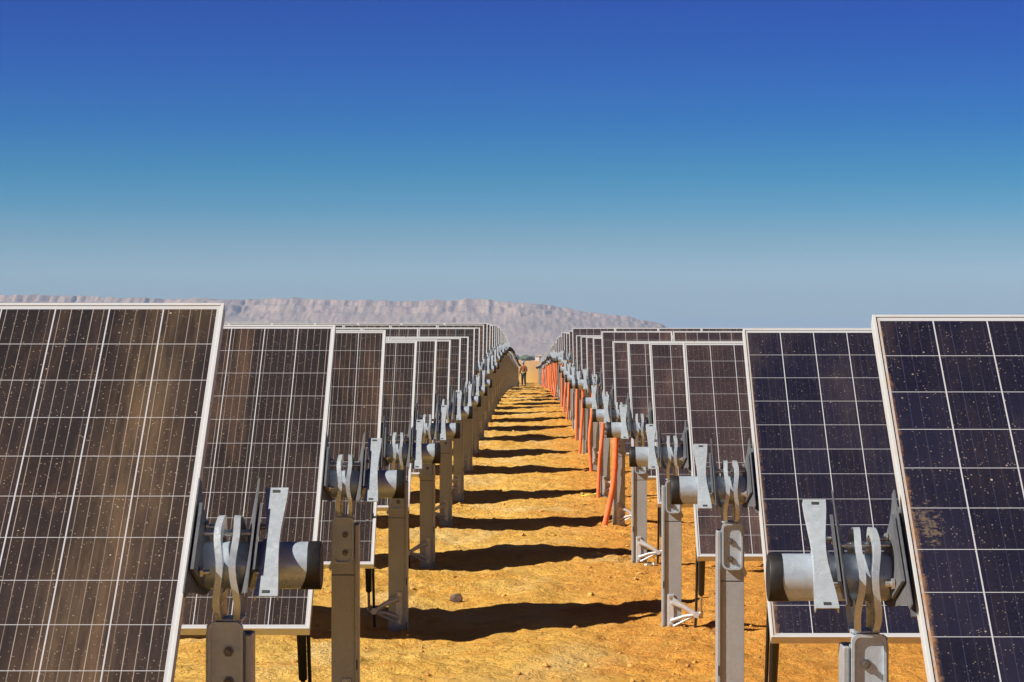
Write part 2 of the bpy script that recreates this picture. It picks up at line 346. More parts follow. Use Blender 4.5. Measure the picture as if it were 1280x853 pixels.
def ground(X, Y):
    X = np.asarray(X, float); Y = np.asarray(Y, float)
    z = np.interp(Y / SP, gx_, gy_) + EYE
    near = np.clip((400 - Y) / 300, 0, 1)
    b = 0.07 * vnoise(X * 0.7, Y * 0.5, 1) + 0.055 * vnoise(X * 1.7 + 9, Y * 1.3, 2) + 0.034 * vnoise(X * 4, Y * 3.4, 3) + 0.022 * vnoise(X * 9, Y * 8, 4) + 0.020 * vnoise(X * 16, Y * 14, 5)
    churn = np.exp(-((np.abs(X) - 0.95) / 0.42) ** 2)
    b = b + churn * (0.05 * np.abs(vnoise(X * 6 + 3, Y * 5, 6)) + 0.035 * np.abs(vnoise(X * 13, Y * 11, 7)) + 0.022 * np.abs(vnoise(X * 24, Y * 20, 9)) - 0.022)
    berm = 0.018 * np.exp(-((X - 0.95) / 0.45) ** 2) + 0.015 * np.exp(-(X / 0.5) ** 2)
    return z + (b + berm) * near
xs = sorted(set([round(v, 4) for v in np.arange(-2.4, 2.4, 0.028)] + [s_ * v for s_ in (-1, 1) for v in list(np.geomspace(2.4, 9500, 46))]))
ys = [-9000, -2000, -500, -100, -20, 0, 3, 5] + list(np.arange(6, 40, 0.045)) + list(np.geomspace(40, 300, 420)) + list(np.geomspace(305, 9500, 40))
XX, YY = np.meshgrid(np.array(xs), np.array(ys)); ZZ = ground(XX, YY)
me = bpy.data.meshes.new('ground'); nx, ny = len(xs), len(ys)
co = np.stack([XX, YY, ZZ], -1).reshape(-1, 3)
idx = np.arange(nx * ny).reshape(ny, nx)
fc = np.stack([idx[:-1, :-1], idx[:-1, 1:], idx[1:, 1:], idx[1:, :-1]], -1).reshape(-1, 4)
def np_mesh(me, co, fc):
    me.vertices.add(len(co)); me.vertices.foreach_set('co', co.astype(np.float32).ravel())
    me.loops.add(fc.size); me.loops.foreach_set('vertex_index', fc.astype(np.int32).ravel())
    me.polygons.add(len(fc)); me.polygons.foreach_set('loop_start', np.arange(0, fc.size, 4, dtype=np.int32)); me.polygons.foreach_set('loop_total', np.full(len(fc), 4, dtype=np.int32))
    me.polygons.foreach_set('use_smooth', np.ones(len(fc), dtype=bool)); me.update(calc_edges=True); me.validate()
np_mesh(me, co, fc); me.materials.append(M['dirt'])
tag(link('ground', me), kind='structure')
def G(x, y): return float(ground(x, y))

# ---------------------------------------------------------------- mesa on the horizon
D0 = 5200.0
RT = [(-400, 66), (-200, 74), (-60, 76), (0, 78), (100, 76), (200, 74), (300, 74), (400, 74), (500, 71), (600, 72), (650, 69), (700, 64), (740, 58), (780, 52), (815, 44), (835, 38), (855, 33), (875, 34), (895, 28), (950, 20), (1100, 12), (1300, 8), (1600, 2)]
rx_, ry_ = zip(*RT)
mx = np.concatenate([np.arange(-2900, -1150, 12.0), np.arange(-1150, 460, 2.2), np.arange(460, 1700, 10.0)]); mt = np.concatenate([np.linspace(0, 0.6, 60), np.linspace(0.606, 0.86, 90), np.linspace(0.88, 1, 6)])
MX, MT = np.meshgrid(mx, mt)
pxm = MX / D0 * 3205 + 660
H = np.interp(pxm, rx_, ry_) / 3205 * D0
crag = 5.0 * vnoise(MX / 70, MT * 3, 21) + 5.0 * vnoise(MX / 21, MT * 12, 22) + 4.0 * vnoise(MX / 8, MT * 25, 23)
H = H + crag * np.clip(H / 60, 0, 1)
gul = vnoise(MX / 70 + 0.6 * vnoise(MX / 200, MT * 4, 8), MT * 1.5, 11); gul2 = vnoise(MX / 30 + 1.2 * vnoise(MX / 90, MT * 6, 31), MT * 9, 12); gul3 = vnoise(MX / 12 + vnoise(MX / 30, MT * 14, 32), MT * 20, 13)
cut = 60 * gul + 16 * gul2 + 9 * gul3 + 5 * vnoise(MX / 5, MT * 14, 15) + 50 * vnoise(MX / 160, MX * 0, 14)
prof = np.interp(MT, [0, 0.15, 0.35, 0.55, 0.70, 0.735, 0.76, 0.79, 0.82, 1.0], [0, 0.05, 0.22, 0.50, 0.74, 0.79, 0.88, 0.90, 1.0, 1.0])
erode = np.interp(MT, [0, 0.2, 0.6, 0.72, 0.8, 1], [0.1, 0.6, 1, 1.2, 1.3, 0])
Yd = D0 - 620 + MT * 900 + cut * erode
relief = (9 * gul + 3 * gul2 + 2 * gul3 + 1.0 * vnoise(MX / 6, MT * 22, 16)) * np.interp(MT, [0, 0.15, 0.6, 0.74, 0.8, 1], [0, 0.6, 1.1, 0.5, 0.0, 0]) * np.clip(H / 60, 0, 1)
foot = EYE - 2.1
MZ = foot - 1.0 + (H * (D0 - 0) / D0 + 3.1) * prof + relief
me = bpy.data.meshes.new('mesa'); nx, ny = len(mx), len(mt)
idx = np.arange(nx * ny).reshape(ny, nx)
np_mesh(me, np.stack([MX, Yd, MZ], -1).reshape(-1, 3), np.stack([idx[:-1, :-1], idx[:-1, 1:], idx[1:, 1:], idx[1:, :-1]], -1).reshape(-1, 4))
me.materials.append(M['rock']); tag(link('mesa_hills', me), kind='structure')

# ---------------------------------------------------------------- tracker meshes (local: x outward from the aisle centre, y away from camera, z up; tube axis at z=TZ)
TZ = 1.13
def rail_parts(mx):
    """flange with waist + lens shaped side wall; u along the slope (y), n = z; tube axis at origin"""
    out = {}
    us = [(-0.203 + 0.406 * i / 24) for i in range(25)]
    def waist(u): return 0.5 + 0.5 * math.cos(math.pi * max(-1, min(1, u / 0.215)))
    # open module rail near the tube end
    b = MB(mx)
    NO = 0.090
    A = [(0.708 + 0.010 * waist(u), u, NO) for u in us]; B = [(0.770 - 0.016 * waist(u), u, NO) for u in us]
    b.strip(A, B, (0, 0, 0.003))
    b.strip([(p[0], p[1], NO) for p in A], [(p[0] - 0.001, p[1], NO - 0.014) for p in A], (0.003, 0, 0))
    b.strip([(p[0] - 0.004, p[1], NO - 0.0005) for p in B], [(p[0] - 0.002, p[1], NO - 0.014 - 0.09 * waist(p[1]) ** 0.8) for p in B], (0.003, 0, 0))
    b.prism([(0.064 * math.cos(t), 0.064 * math.sin(t)) for t in [math.pi * k / 12 for k in range(13)]] + [(0.071 * math.cos(t), 0.071 * math.sin(t)) for t in [math.pi * (12 - k) / 12 for k in range(13)]], 0.722, 0.766, 'x')
    b.slot = 1
    for u in (-0.188, 0.188): b.box((0.730, u - 0.005, NO + 0.0028), (0.750, u + 0.005, NO + 0.0042))
    out['open'] = b.mesh('module_rail_open', [M['bright'], M['hole']])
    def wall(xt, xb, flip):
        # lens shaped side plate, canted so that its foot leans towards the tube saddle
        b = MB(mx); vs = [-0.215 + 0.43 * i / 20 for i in range(21)]
        def low(u): return 0.10 - 0.175 * waist(u) ** 0.8
        def xx(nn): return xt + (xb - xt) * (0.118 - nn) / 0.2
        b.strip([(xx(0.118), u, 0.118) for u in vs], [(xx(low(u)), u, low(u)) for u in vs], (0.004, 0, 0))
        if flip: b.box((xt + 0.006, -0.205, 0.0585), (xt + 0.050, 0.205, 0.0635))
        # doubler plate carrying the bolts
        d = -0.014
        b.strip([(xx(0.112) + d, u, 0.112) for u in (-0.125, 0.125)], [(xx(0.02) + d, u, 0.02) for u in (-0.10, 0.10)], (0.009, 0, 0))
        return b.mesh('bearing_side_plate', M['plate'])
    out['inner'] = wall(0.784, 0.834, False); out['outer'] = wall(0.958, 0.922, True)
    def bolts(x):
        r = []
        for u in (-0.085, 0.085):
            b = MB(mx); b.tube([(x, u, 0.06), (x - 0.008, u, 0.06)], 0.016, 6); b.tube([(x - 0.008, u, 0.06), (x - 0.024, u, 0.06)], 0.008, 10)
            r.append(b.mesh('bolt', M['bolt']))
        return r
    out['bolts_inner'] = bolts(0.786); out['bolts_outer'] = bolts(0.933)
    return out
def hoop(mx, sx):
    """one pressed side of the bearing housing: an egg shaped ring round the tube with a rolled lip, bowed towards the middle"""
    b = MB(mx); N = 40; outer = []; inner = []
    for k in range(N):
        t = 2 * math.pi * k / N; c, s_ = math.cos(t), math.sin(t)
        z = TZ - 0.005 + (0.134 if s_ > 0 else 0.144) * s_
        cc = c if s_ > 0 else math.copysign(abs(c) ** 0.55, c)
        y = 0.106 * cc * (1 - 0.10 * max(0, -s_))
        outer.append((y, z)); inner.append((0.076 * c, TZ + 0.004 + 0.077 * s_))
    def X(z):
        q = (z - TZ) / 0.15
        return 0.866 + sx * (0.008 + 0.011 * math.sin(min(1.0, abs(q)) * 2.5) ** 2 - 0.004 * max(0, q))
    bm = b.bm
    def ring(pts, dx): return [bm.verts.new((X(p[1]) + dx, p[0], p[1])) for p in pts]
    O0, O1, I0, I1 = ring(outer, 0), ring(outer, 0.004 * sx), ring(inner, 0), ring(inner, 0.004 * sx)
    lip = [(p[0] * 1.03, TZ + (p[1] - TZ) * 1.02) for p in outer]
    L0 = [bm.verts.new((X(p[1]) + sx * 0.018, p[0], p[1])) for p in lip]; L1 = [bm.verts.new((X(p[1]) + sx * 0.018, p[0] * 1.035, TZ + (p[1] - TZ) * 1.03)) for p in outer]
    O2 = [bm.verts.new((X(p[1]), p[0] * 1.045, TZ + (p[1] - TZ) * 1.04)) for p in outer]
    for A, B in ((O1, I1), (O0, I0), (I0, I1), (O1, L0), (L0, L1), (L1, O2), (O2, O0)):
        for i in range(N):
            j = (i + 1) % N; bm.faces.new((A[i], A[j], B[j], B[i]))
    for f in bm.faces: f.smooth = True
    return b.mesh('bearing_hoop', M['bright'])
def side_meshes(mx):
    m = {}
    # post: pressed channel, web towards the camera, flange lip on the aisle side, a flange behind
    b = MB(mx)
    b.box((0.822, -0.040, -1.3), (0.927, -0.034, 0.955), 0.0015)
    b.box((0.804, -0.052, -1.3), (0.8215, -0.028, 0.950), 0.004)
    b.box((0.804, -0.0275, -1.3), (0.810, 0.045, 0.950), 0.0015)
    b.box((0.921, -0.0335, -1.3), (0.927, 0.045, 0.955), 0.0015)
    b.box((0.810, 0.039, -1.3), (0.9205, 0.045, 0.952), 0.0015)
    b.slot = 1
    b.box((0.8225, -0.0412, 0.722), (0.9265, -0.0402, 0.726))
    for z in (0.30, 0.02): b.box((0.809, -0.0533, z), (0.815, -0.0522, z + 0.045))
    m['post'] = b.mesh('post', [M['post'], M['hole']])
    # bearing base: pressed tray bolted over the post head
    b = MB(mx)
    def rr(x0, x1, z0, z1, r):
        o = []
        for cx, cz, a0 in ((x1 - r, z1 - r, 0), (x0 + r, z1 - r, 90), (x0 + r * 1.5, z0 + r * 1.5, 180), (x1 - r, z0 + r, 270)):
            rr_ = r * 1.5 if a0 == 180 else r
            for k in range(6): t = R(a0 + 18 * k); o.append((cx + rr_ * math.cos(t), cz + rr_ * math.sin(t)))
        return o
    o1 = rr(0.826, 0.918, 0.775, 0.984, 0.020)
    b.prism(o1, -0.052, -0.0415, 'y')
    h = [(0.872 + (p[0] - 0.872) * 0.84, 0.88 + (p[1] - 0.88) * 0.92) for p in o1]
    b.prism(o1, -0.064, -0.0521, 'y', hole=h)
    b.box((0.9185, -0.060, 0.80), (0.9225, 0.03, 0.975), 0.001)
    b.box((0.829, -0.050, 0.9845), (0.903, 0.050, 0.992), 0.002)
    b.strip([(0.900, -0.054, 0.80), (0.932, -0.048, 0.74)], [(0.914, -0.054, 0.815), (0.940, -0.048, 0.76)], (0, 0.005, 0))
    m['base'] = b.mesh('bearing_base', M['steel'])
    m['bolts'] = []
    for z in (0.905, 0.825):
        b = MB(mx); b.tube([(0.864, -0.0525, z), (0.864, -0.0605, z)], 0.014, 6); b.tube([(0.864, -0.0605, z), (0.864, -0.074, z)], 0.0075, 10)
        m['bolts'].append(b.mesh('bolt', M['dark']))
    b = MB(mx); b.box((0.858, -0.053, 0.935), (0.868, -0.0523, 0.965)); m['slot'] = None; b.bm.free()
    m['hoops'] = [hoop(mx, -1), hoop(mx, 1)]
    b = MB(mx); b.tube([(0.786, 0, 0), (0.956, 0, 0)], 0.0095, 14); m['pin'] = b.mesh('pivot_pin', M['bolt'])
    # end cap whose black edge is widened underneath to imitate the shade there
    b = MB(mx); N = 28; rings = []
    for x, r in ((0.599, 0.058), (0.600, 0.0635), (0.603, 0.0650), (1, 0.0650), (1, 0.0634)):
        rg = []
        for k in range(N):
            t = 2 * math.pi * k / N; xx = x
            if x == 1: xx = 0.634 + 0.022 * max(0, -math.sin(t)) ** 2
            rg.append(b.bm.verts.new((xx, r * math.cos(t), r * math.sin(t))))
        rings.append(rg)
    for A, B in zip(rings, rings[1:]):
        for k in range(N): f = b.bm.faces.new((A[k], A[(k + 1) % N], B[(k + 1) % N], B[k])); f.smooth = True
    b.bm.faces.new(rings[0])
    m['cap'] = b.mesh('end_cap', M['black'])
    m.update(rail_parts(mx))
    # damper bracket: cast arms from the post foot out to the damper eye
    b = MB(mx)
    b.box((0.838, -0.050, 0.045), (0.880, -0.0405, 0.262), 0.004)
    tip = (1.018, -0.085, 0.138)
    b.tube([(0.868, -0.053, 0.215), (0.94, -0.072, 0.185), tip], [0.021, 0.016, 0.014], 10)
    b.tube([(0.868, -0.051, 0.238), tip], [0.010, 0.009], 8)
    b.tube([(0.860, -0.053, 0.095), (0.94, -0.072, 0.125), tip], [0.013, 0.011, 0.011], 10)
    b.tube([(0.872, -0.051, 0.060), tip], [0.008, 0.008], 8)
    b.tube([(1.016, -0.10, 0.138), (1.016, -0.068, 0.138)], 0.020, 14)
    m['arm'] = b.mesh('damper_bracket', M['alu'])
    m['arm_bolts'] = []
    for z in (0.243, 0.066):
        b = MB(mx); b.tube([(0.856, -0.050, z), (0.856, -0.059, z)], 0.013, 6); b.tube([(0.856, -0.059, z), (0.856, -0.066, z)], 0.006, 8)
        m['arm_bolts'].append(b.mesh('bolt', M['bolt']))
    lo = Vector((1.046, -0.085, 0.138)); hi = Vector((1.030, -0.50, 0.74))
    d = hi - lo
    b = MB(mx); b.tube([lo + d * 0.22, lo + d * 0.23, lo + d * 0.94, lo + d * 0.95], [0.014, 0.0190, 0.0235, 0.012], 14); m['damper'] = b.mesh('damper', M['black'])
    b = MB(mx); b.tube([lo - d * 0.03, lo + d * 0.03, lo + d * 0.035, hi], [0.015, 0.015, 0.009, 0.009], 12); m['rod'] = b.mesh('damper_rod', M['bolt'])
    b = MB(mx); b.tube([(1.000, -0.07, -0.3), (1.010, -0.075, 0.0), (1.016, -0.09, 0.16), (1.012, -0.22, 0.36), (1.002, -0.42, 0.66), (1.0, -0.50, 0.78)], 0.0085, 8); m['cable'] = b.mesh('cable', M['black'])
    return m
def panel_meshes():
    hw, hl, z0, z1, lip = 0.492, 0.972, 0.067, 0.108, 0.010
    b = MB(); b.box((-hw + 0.002, -hl + 0.002, z1 - 0.0085), (hw - 0.002, hl - 0.002, z1 - 0.0035)); b.bm.faces.ensure_lookup_table()
    for f in b.bm.faces: f.normal_update(); f.material_index = 0 if f.normal.z > 0.5 else 1
    glass = b
    gm = glass.mesh('solar_panel', [M['cell_blue'], M['back']])
    b = MB()
    for s_ in (-1, 1):
        x0, x1 = (hw - 0.0015, hw) if s_ > 0 else (-hw, -hw + 0.0015)
        b.box((min(s_ * (hw - lip), s_ * hw), -hl, z1 - 0.003), (max(s_ * (hw - lip), s_ * hw), hl, z1), 0.0008)
        b.box((min(s_ * (hw - 0.0022), s_ * (hw - 0.0002)), -hl + 0.0005, z0), (max(s_ * (hw - 0.0022), s_ * (hw - 0.0002)), hl - 0.0005, z1 - 0.0031))
        b.box((min(s_ * (hw - 0.03), s_ * (hw - 0.0023)), -hl + 0.003, z0), (max(s_ * (hw - 0.03), s_ * (hw - 0.0023)), hl - 0.003, z0 + 0.002))
        b.box((-hw + lip + 0.0003, min(s_ * (hl - lip), s_ * hl), z1 - 0.003), (hw - lip - 0.0003, max(s_ * (hl - lip), s_ * hl), z1), 0.0008)
        b.box((-hw + 0.0025, min(s_ * (hl - 0.0022), s_ * (hl - 0.0002)), z0), (hw - 0.0025, max(s_ * (hl - 0.0022), s_ * (hl - 0.0002)), z1 - 0.0031))
        b.box((-hw + 0.0305, min(s_ * (hl - 0.03), s_ * (hl - 0.0023)), z0), (hw - 0.0305, max(s_ * (hl - 0.03), s_ * (hl - 0.0023)), z0 + 0.002))
    fm = b.mesh('frame', M['frame'])
    b = MB(); b.box((-0.06, 0.80, z1 - 0.030), (0.06, 0.90, z1 - 0.0088), 0.004); jm = b.mesh('junction_box', M['black'])
    return gm, fm, jm
GLASS, FRAME, JBOX = panel_meshes()
def glass_variant(key):
    g = GLASS.copy(); g.materials[0] = M[key]; return g
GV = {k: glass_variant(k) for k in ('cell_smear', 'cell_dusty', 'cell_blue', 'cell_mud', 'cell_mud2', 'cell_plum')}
SM = {-1: side_meshes(-1), 1: side_meshes(1)}
TUBES = {}
def tube_mesh(mx, L_):
    if (mx, L_) not in TUBES:
        b = MB(mx); b.tube([(0.612, 0, 0), (L_, 0, 0)], 0.0632, 36); TUBES[(mx, L_)] = b.mesh('torque_tube', M['steel'])
    return TUBES[(mx, L_)]

LT = [(1, -.558), (2, -.575), (3, -.614), (4, -.605), (5, -.56), (6, -.50), (7, -.44), (8, -.39), (9, -.22), (10, -.15), (11, -.06), (12, .03), (13, .07), (14, .13), (16, .22), (18, .27), (20, .25), (22, .17), (25, .0), (29, -.2), (33, -.4), (38, -.6), (44, -.75)]
RTB = [(1, -.59), (2, -.602), (3, -.635), (4, -.60), (5, -.59), (6, -.54), (7, -.385), (8, -.40), (9, -.36), (10, -.31), (11, -.25), (12, -.06), (13, -.12), (14, -.08), (16, -.0), (18, -.06), (20, -.18), (25, -.32), (28, -.5), (38, -.8), (44, -.9)]
TILT = {(-1, 1): 40.7, (-1, 2): 41.7, (-1, 3): 47.5, (-1, 4): 42.8, (1, 1): 40.5, (1, 2): 42.4, (1, 3): 42, (1, 4): 41}
ORD = 'zeroth nearest second third fourth fifth sixth seventh eighth ninth tenth eleventh twelfth thirteenth fourteenth'.split()
NROWS = 44
for mx in (-1, 1):
    m = SM[mx]; tb = LT if mx < 0 else RTB; kx, kz = zip(*tb)
    sname = 'left' if mx < 0 else 'right'
    for k in range(1, NROWS + 1):
        Y = (k + 0.459) * SP; th = float(np.interp(k, kx, kz)) + EYE
        tilt = R(TILT.get((mx, k), 42.5 + random.uniform(-0.6, 0.6)))
        if k > 5: th += random.uniform(-0.035, 0.035)
        if k > 12: tilt += R(random.uniform(-2.2, 2.2))
        npan = min(2 + k, 15) if k <= 15 else 5
        root = link('solar_tracker', None, None, ({(-1, 1): 0.026, (1, 1): -0.012}.get((mx, k), 0.0), Y, th - TZ)); root.empty_display_size = 0.3
        if k <= 14:
            extra = {(-1, 1): ', dusty brown glass reaching the photo edge', (1, 1): ', dark blue glass with mud along its frame', (-1, 2): ', brownish glass behind the foremost bearing',
                     (1, 2): ', dark blue glass, post cut by the bottom edge', (-1, 4): ', the lower set one', (1, 5): ', bent orange pipe at its post'}.get((mx, k), '')
            lab = f'{ORD[k]} tracker row {sname} of the aisle{extra}'
        else: lab = f'small distant tracker row far down the {sname} side of the aisle'
        tag(root, lab, 'solar tracker', f'solar tracker rows on the {sname} of the aisle')
        # panels
        for i in range(npan):
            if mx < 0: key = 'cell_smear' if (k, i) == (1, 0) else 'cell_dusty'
            elif k <= 2: key = ('cell_mud' if k == 1 else 'cell_mud2') if i == 0 else 'cell_blue'
            else: key = 'cell_plum'
            x = mx * (0.978 - (0.017 if mx < 0 and k < 3 else 0) + 0.492 + i * 0.996)
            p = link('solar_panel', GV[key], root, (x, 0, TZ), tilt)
            link('frame', FRAME, p)
            if k <= 6 and i < 3: link('junction_box', JBOX, p)
        # tube
        ox = {(-1, 1): -0.022, (1, 1): 0.010}.get((mx, k), 0.0)
        t = link('torque_tube', tube_mesh(mx, round(1.0 + npan * 0.996, 3)), root, (ox, 0, TZ)); link('end_cap', m['cap'], t)
        # post
        p = link('post', m['post'], root)
        bs = link('bearing_base', m['base'], root)
        if k <= 14:
            for q in m['bolts']: link('bolt', q, bs)
        for q in m['hoops']: link('bearing_hoop', q, root)
        link('module_rail', m['open'], root, (ox * 0.5, 0, TZ), tilt)
        for nm in ('inner', 'outer'):
            w = link('side_plate', m[nm], root, (ox * 0.5 * (nm == 'inner'), 0, TZ), tilt)
            if k <= 14:
                for q in m['bolts_' + nm]: link('bolt', q, w)
        link('pivot_pin', m['pin'], root, (0, 0, TZ + 0.086))
        if k <= 20:
            a = link('damper_bracket', m['arm'], root)
            if k <= 8:
                for q in m['arm_bolts']: link('bolt', q, a)
            d = link('damper', m['damper'], root); link('damper_rod', m['rod'], d); link('cable', m['cable'], root)
        if npan > 6:
            for j in range(1, int(npan // 6) + 1):
                if 0.87 + 6.05 * j < 0.9 + npan: link('post', m['post'], root, (mx * 6.05 * j, 0, 0))

# ---------------------------------------------------------------- orange conduits on the right
def conduit(k, pts, label):
    Y = (k + 0.459) * SP; base = Vector(pts[-1])
    b = MB(); P = [Vector(p) - base for p in pts]
    Q = []
    for i in range(len(P) - 1):
        for s_ in range(4): Q.append(P[i].lerp(P[i + 1], s_ / 4))
    Q.append(P[-1]); sm = Q[:]
    for _ in range(3): sm = [sm[0]] + [(sm[i - 1] + sm[i] * 2 + sm[i + 1]) / 4 for i in range(1, len(sm) - 1)] + [sm[-1]]
    b.tube(sm, 0.029 if k == 5 else 0.022, 14); o = link('conduit_pipe', b.mesh('conduit_pipe', M['orange']), None, base)
    if k == 5:
     c = MB(); i = len(sm) // 2; dv = (sm[i + 1] - sm[i]).normalized() * 0.03
     c.tube([sm[i] - dv, sm[i] + dv], 0.0325, 14); link('coupling', c.mesh('coupling', M['orange']), o)
    tag(o, label, 'pipe', 'orange conduit pipes along the right tracker posts'); return o
kx, kz = zip(*RTB)
for k in range(5, 33):
    Y = (k + 0.459) * SP; th = float(np.interp(k, kx, kz)) + EYE
    if k == 5: xb, xt, xm = 0.715, 0.835, 0.815
    elif k > 9 and random.random() < 0.28: continue
    else: xb, xt, xm = 0.77 + random.uniform(-0.04, 0.06), 0.82 + random.uniform(-0.03, 0.03), 0.80 + random.uniform(-0.03, 0.03)
    yb = Y - 0.11; zb = G(xb, yb) - 0.01; zt = th - 0.075
    pts = [(xt, Y - 0.09, zt), (xt - 0.003, Y - 0.10, zb + (zt - zb) * 0.75), (xm, Y - 0.10, zb + (zt - zb) * 0.42), (xb, yb, zb)]
    if k == 5: lab = 'bent orange conduit pipe nearest the camera, kinked outward at the foot of the post'
    elif k <= 14: lab = f'orange conduit pipe standing at the post of the {ORD[k]} tracker row on the right'
    else: lab = 'small distant orange conduit pipe among the crowded far right posts'
    conduit(k, pts, lab)

# ---------------------------------------------------------------- things on the ground
def stone(name, x, y, r, mat, seed, lab, cat, sq=(1, 0.8, 0.7), group=None):
    rnd = random.Random(seed); bm = bmesh.new(); bmesh.ops.create_icosphere(bm, subdivisions=3, radius=r)
    planes = [(Vector((rnd.gauss(0, 1), rnd.gauss(0, 1), rnd.gauss(0, 1))).normalized(), r * rnd.uniform(0.55, 0.85)) for _ in range(12)]
    for v in bm.verts:
        for nrm, d in planes:
            e = v.co.dot(nrm) - d
            if e > 0: v.co -= nrm * e
        v.co = Vector((v.co.x * sq[0], v.co.y * sq[1], v.co.z * sq[2]))
    me = bpy.data.meshes.new(name); bm.to_mesh(me); bm.free(); me.materials.append(mat)
    o = link(name, me, None, (x, y, G(x, y) + r * sq[2] * 0.35)); tag(o, lab, cat, group); return o
def at(px, py, h=0.0):
    Z = 10.0
    for _ in range(30): Z = (EYE - (G((px - 660) / 3205 * Z - 0.044, Z) + h)) * 3205 / (py - 446)
    return (px - 660) / 3205 * Z - 0.044, Z
for px, py, r, lab, s_ in ((571, 751, 0.052, 'dark square edged stone, the largest, on the sunlit dirt mid aisle', 3), (630, 745, 0.027, 'small reddish stone just right of the dark square edged one', 5),
                           (516, 737, 0.024, 'small pale stone beside the third left post', 8), (947, 822, 0.03, 'pale rounded stone between the second right post and the nearest right tracker', 9)):
    x, y = at(px, py); stone('stone', x, y, r, M['stone'] if s_ == 3 else M['clod'], s_, lab, 'stone', (1, 0.8, 0.9) if s_ == 3 else (1, 0.8, 0.7), group='loose stones on the dirt')
# uncounted clods and gravel as one mesh
def ico(sub):
    bm = bmesh.new(); bmesh.ops.create_icosphere(bm, subdivisions=sub, radius=1); bm.verts.ensure_lookup_table()
    v = np.array([tuple(q.co) for q in bm.verts]); f = [tuple(q.index for q in g.verts) for g in bm.faces]; bm.free(); return v, np.array(f)
def scatter_mesh(name, items, sub, mat):
    V, F = ico(sub); AV = []; AF = []; n0 = 0
    for loc, sc, rot, jit, seed in items:
        r_ = np.random.RandomState(seed); v = V * (1 + jit * (r_.rand(len(V), 1) - 0.5)); v = v @ np.array(rot).T * np.array(sc) + np.array(loc)
        AV.append(v); AF.append(F + n0); n0 += len(V)
    me = bpy.data.meshes.new(name); me.from_pydata(np.concatenate(AV).tolist(), [], np.concatenate(AF).tolist()); me.materials.append(mat); return me
rnd = random.Random(3); items = []
for i in range(4200):
    Yp = 9.5 + 50 * rnd.random() ** 1.6; Xp = rnd.choice((rnd.uniform(-2.2, 2.2), rnd.gauss(0.95, 0.35), rnd.gauss(-0.9, 0.5)))
    r = 0.004 + 0.020 * rnd.random() ** 8; items.append(((Xp, Yp, 0), (r * rnd.uniform(.7, 1.3), r * rnd.uniform(.7, 1.3), r * rnd.uniform(.5, .9)), Euler((rnd.random() * 6, rnd.random() * 6, 0)).to_matrix(), 0.5, i))
zz = ground([q[0][0] for q in items], [q[0][1] for q in items])
items = [((q[0][0], q[0][1], z + q[1][2] * 0.3),) + q[1:] for q, z in zip(items, zz)]
me = scatter_mesh('dirt_clods', items, 1, M['clod'])
tag(link('dirt_clods', me), 'loose clods and gravel scattered over the orange dirt aisle', 'gravel', kind='stuff')
x, y = at(738, 619); b = MB(); z = G(x, y)
P = [(0.10 * math.cos(t) * (1 + 0.2 * math.sin(2 * t)), 0.16 * math.sin(t), 0.012 + 0.012 * math.sin(3 * t)) for t in [i * 0.42 for i in range(15)]]
b.tube(P, 0.006, 8); tag(link('plastic_strap', b.mesh('plastic_strap', M['yellow']), None, (x, y, z)), 'curled yellow green plastic strap lying by the orange pipes', 'strap')
# two bolts dropped at the fourth right post
for px, py, lab in ((813, 706, 'dropped bright bolt on the dirt beside the fourth right post'),):
    x, y = at(px, py); b = MB(); b.tube([(-0.05, 0, 0), (0.02, 0.01, 0.005)], 0.011, 8); b.tube([(0.02, 0.01, 0.005), (0.038, 0.012, 0.006)], 0.021, 6)
    tag(link('bolt', b.mesh('bolt', M['bolt']), None, (x, y, G(x, y) + 0.014)), lab, 'bolt')

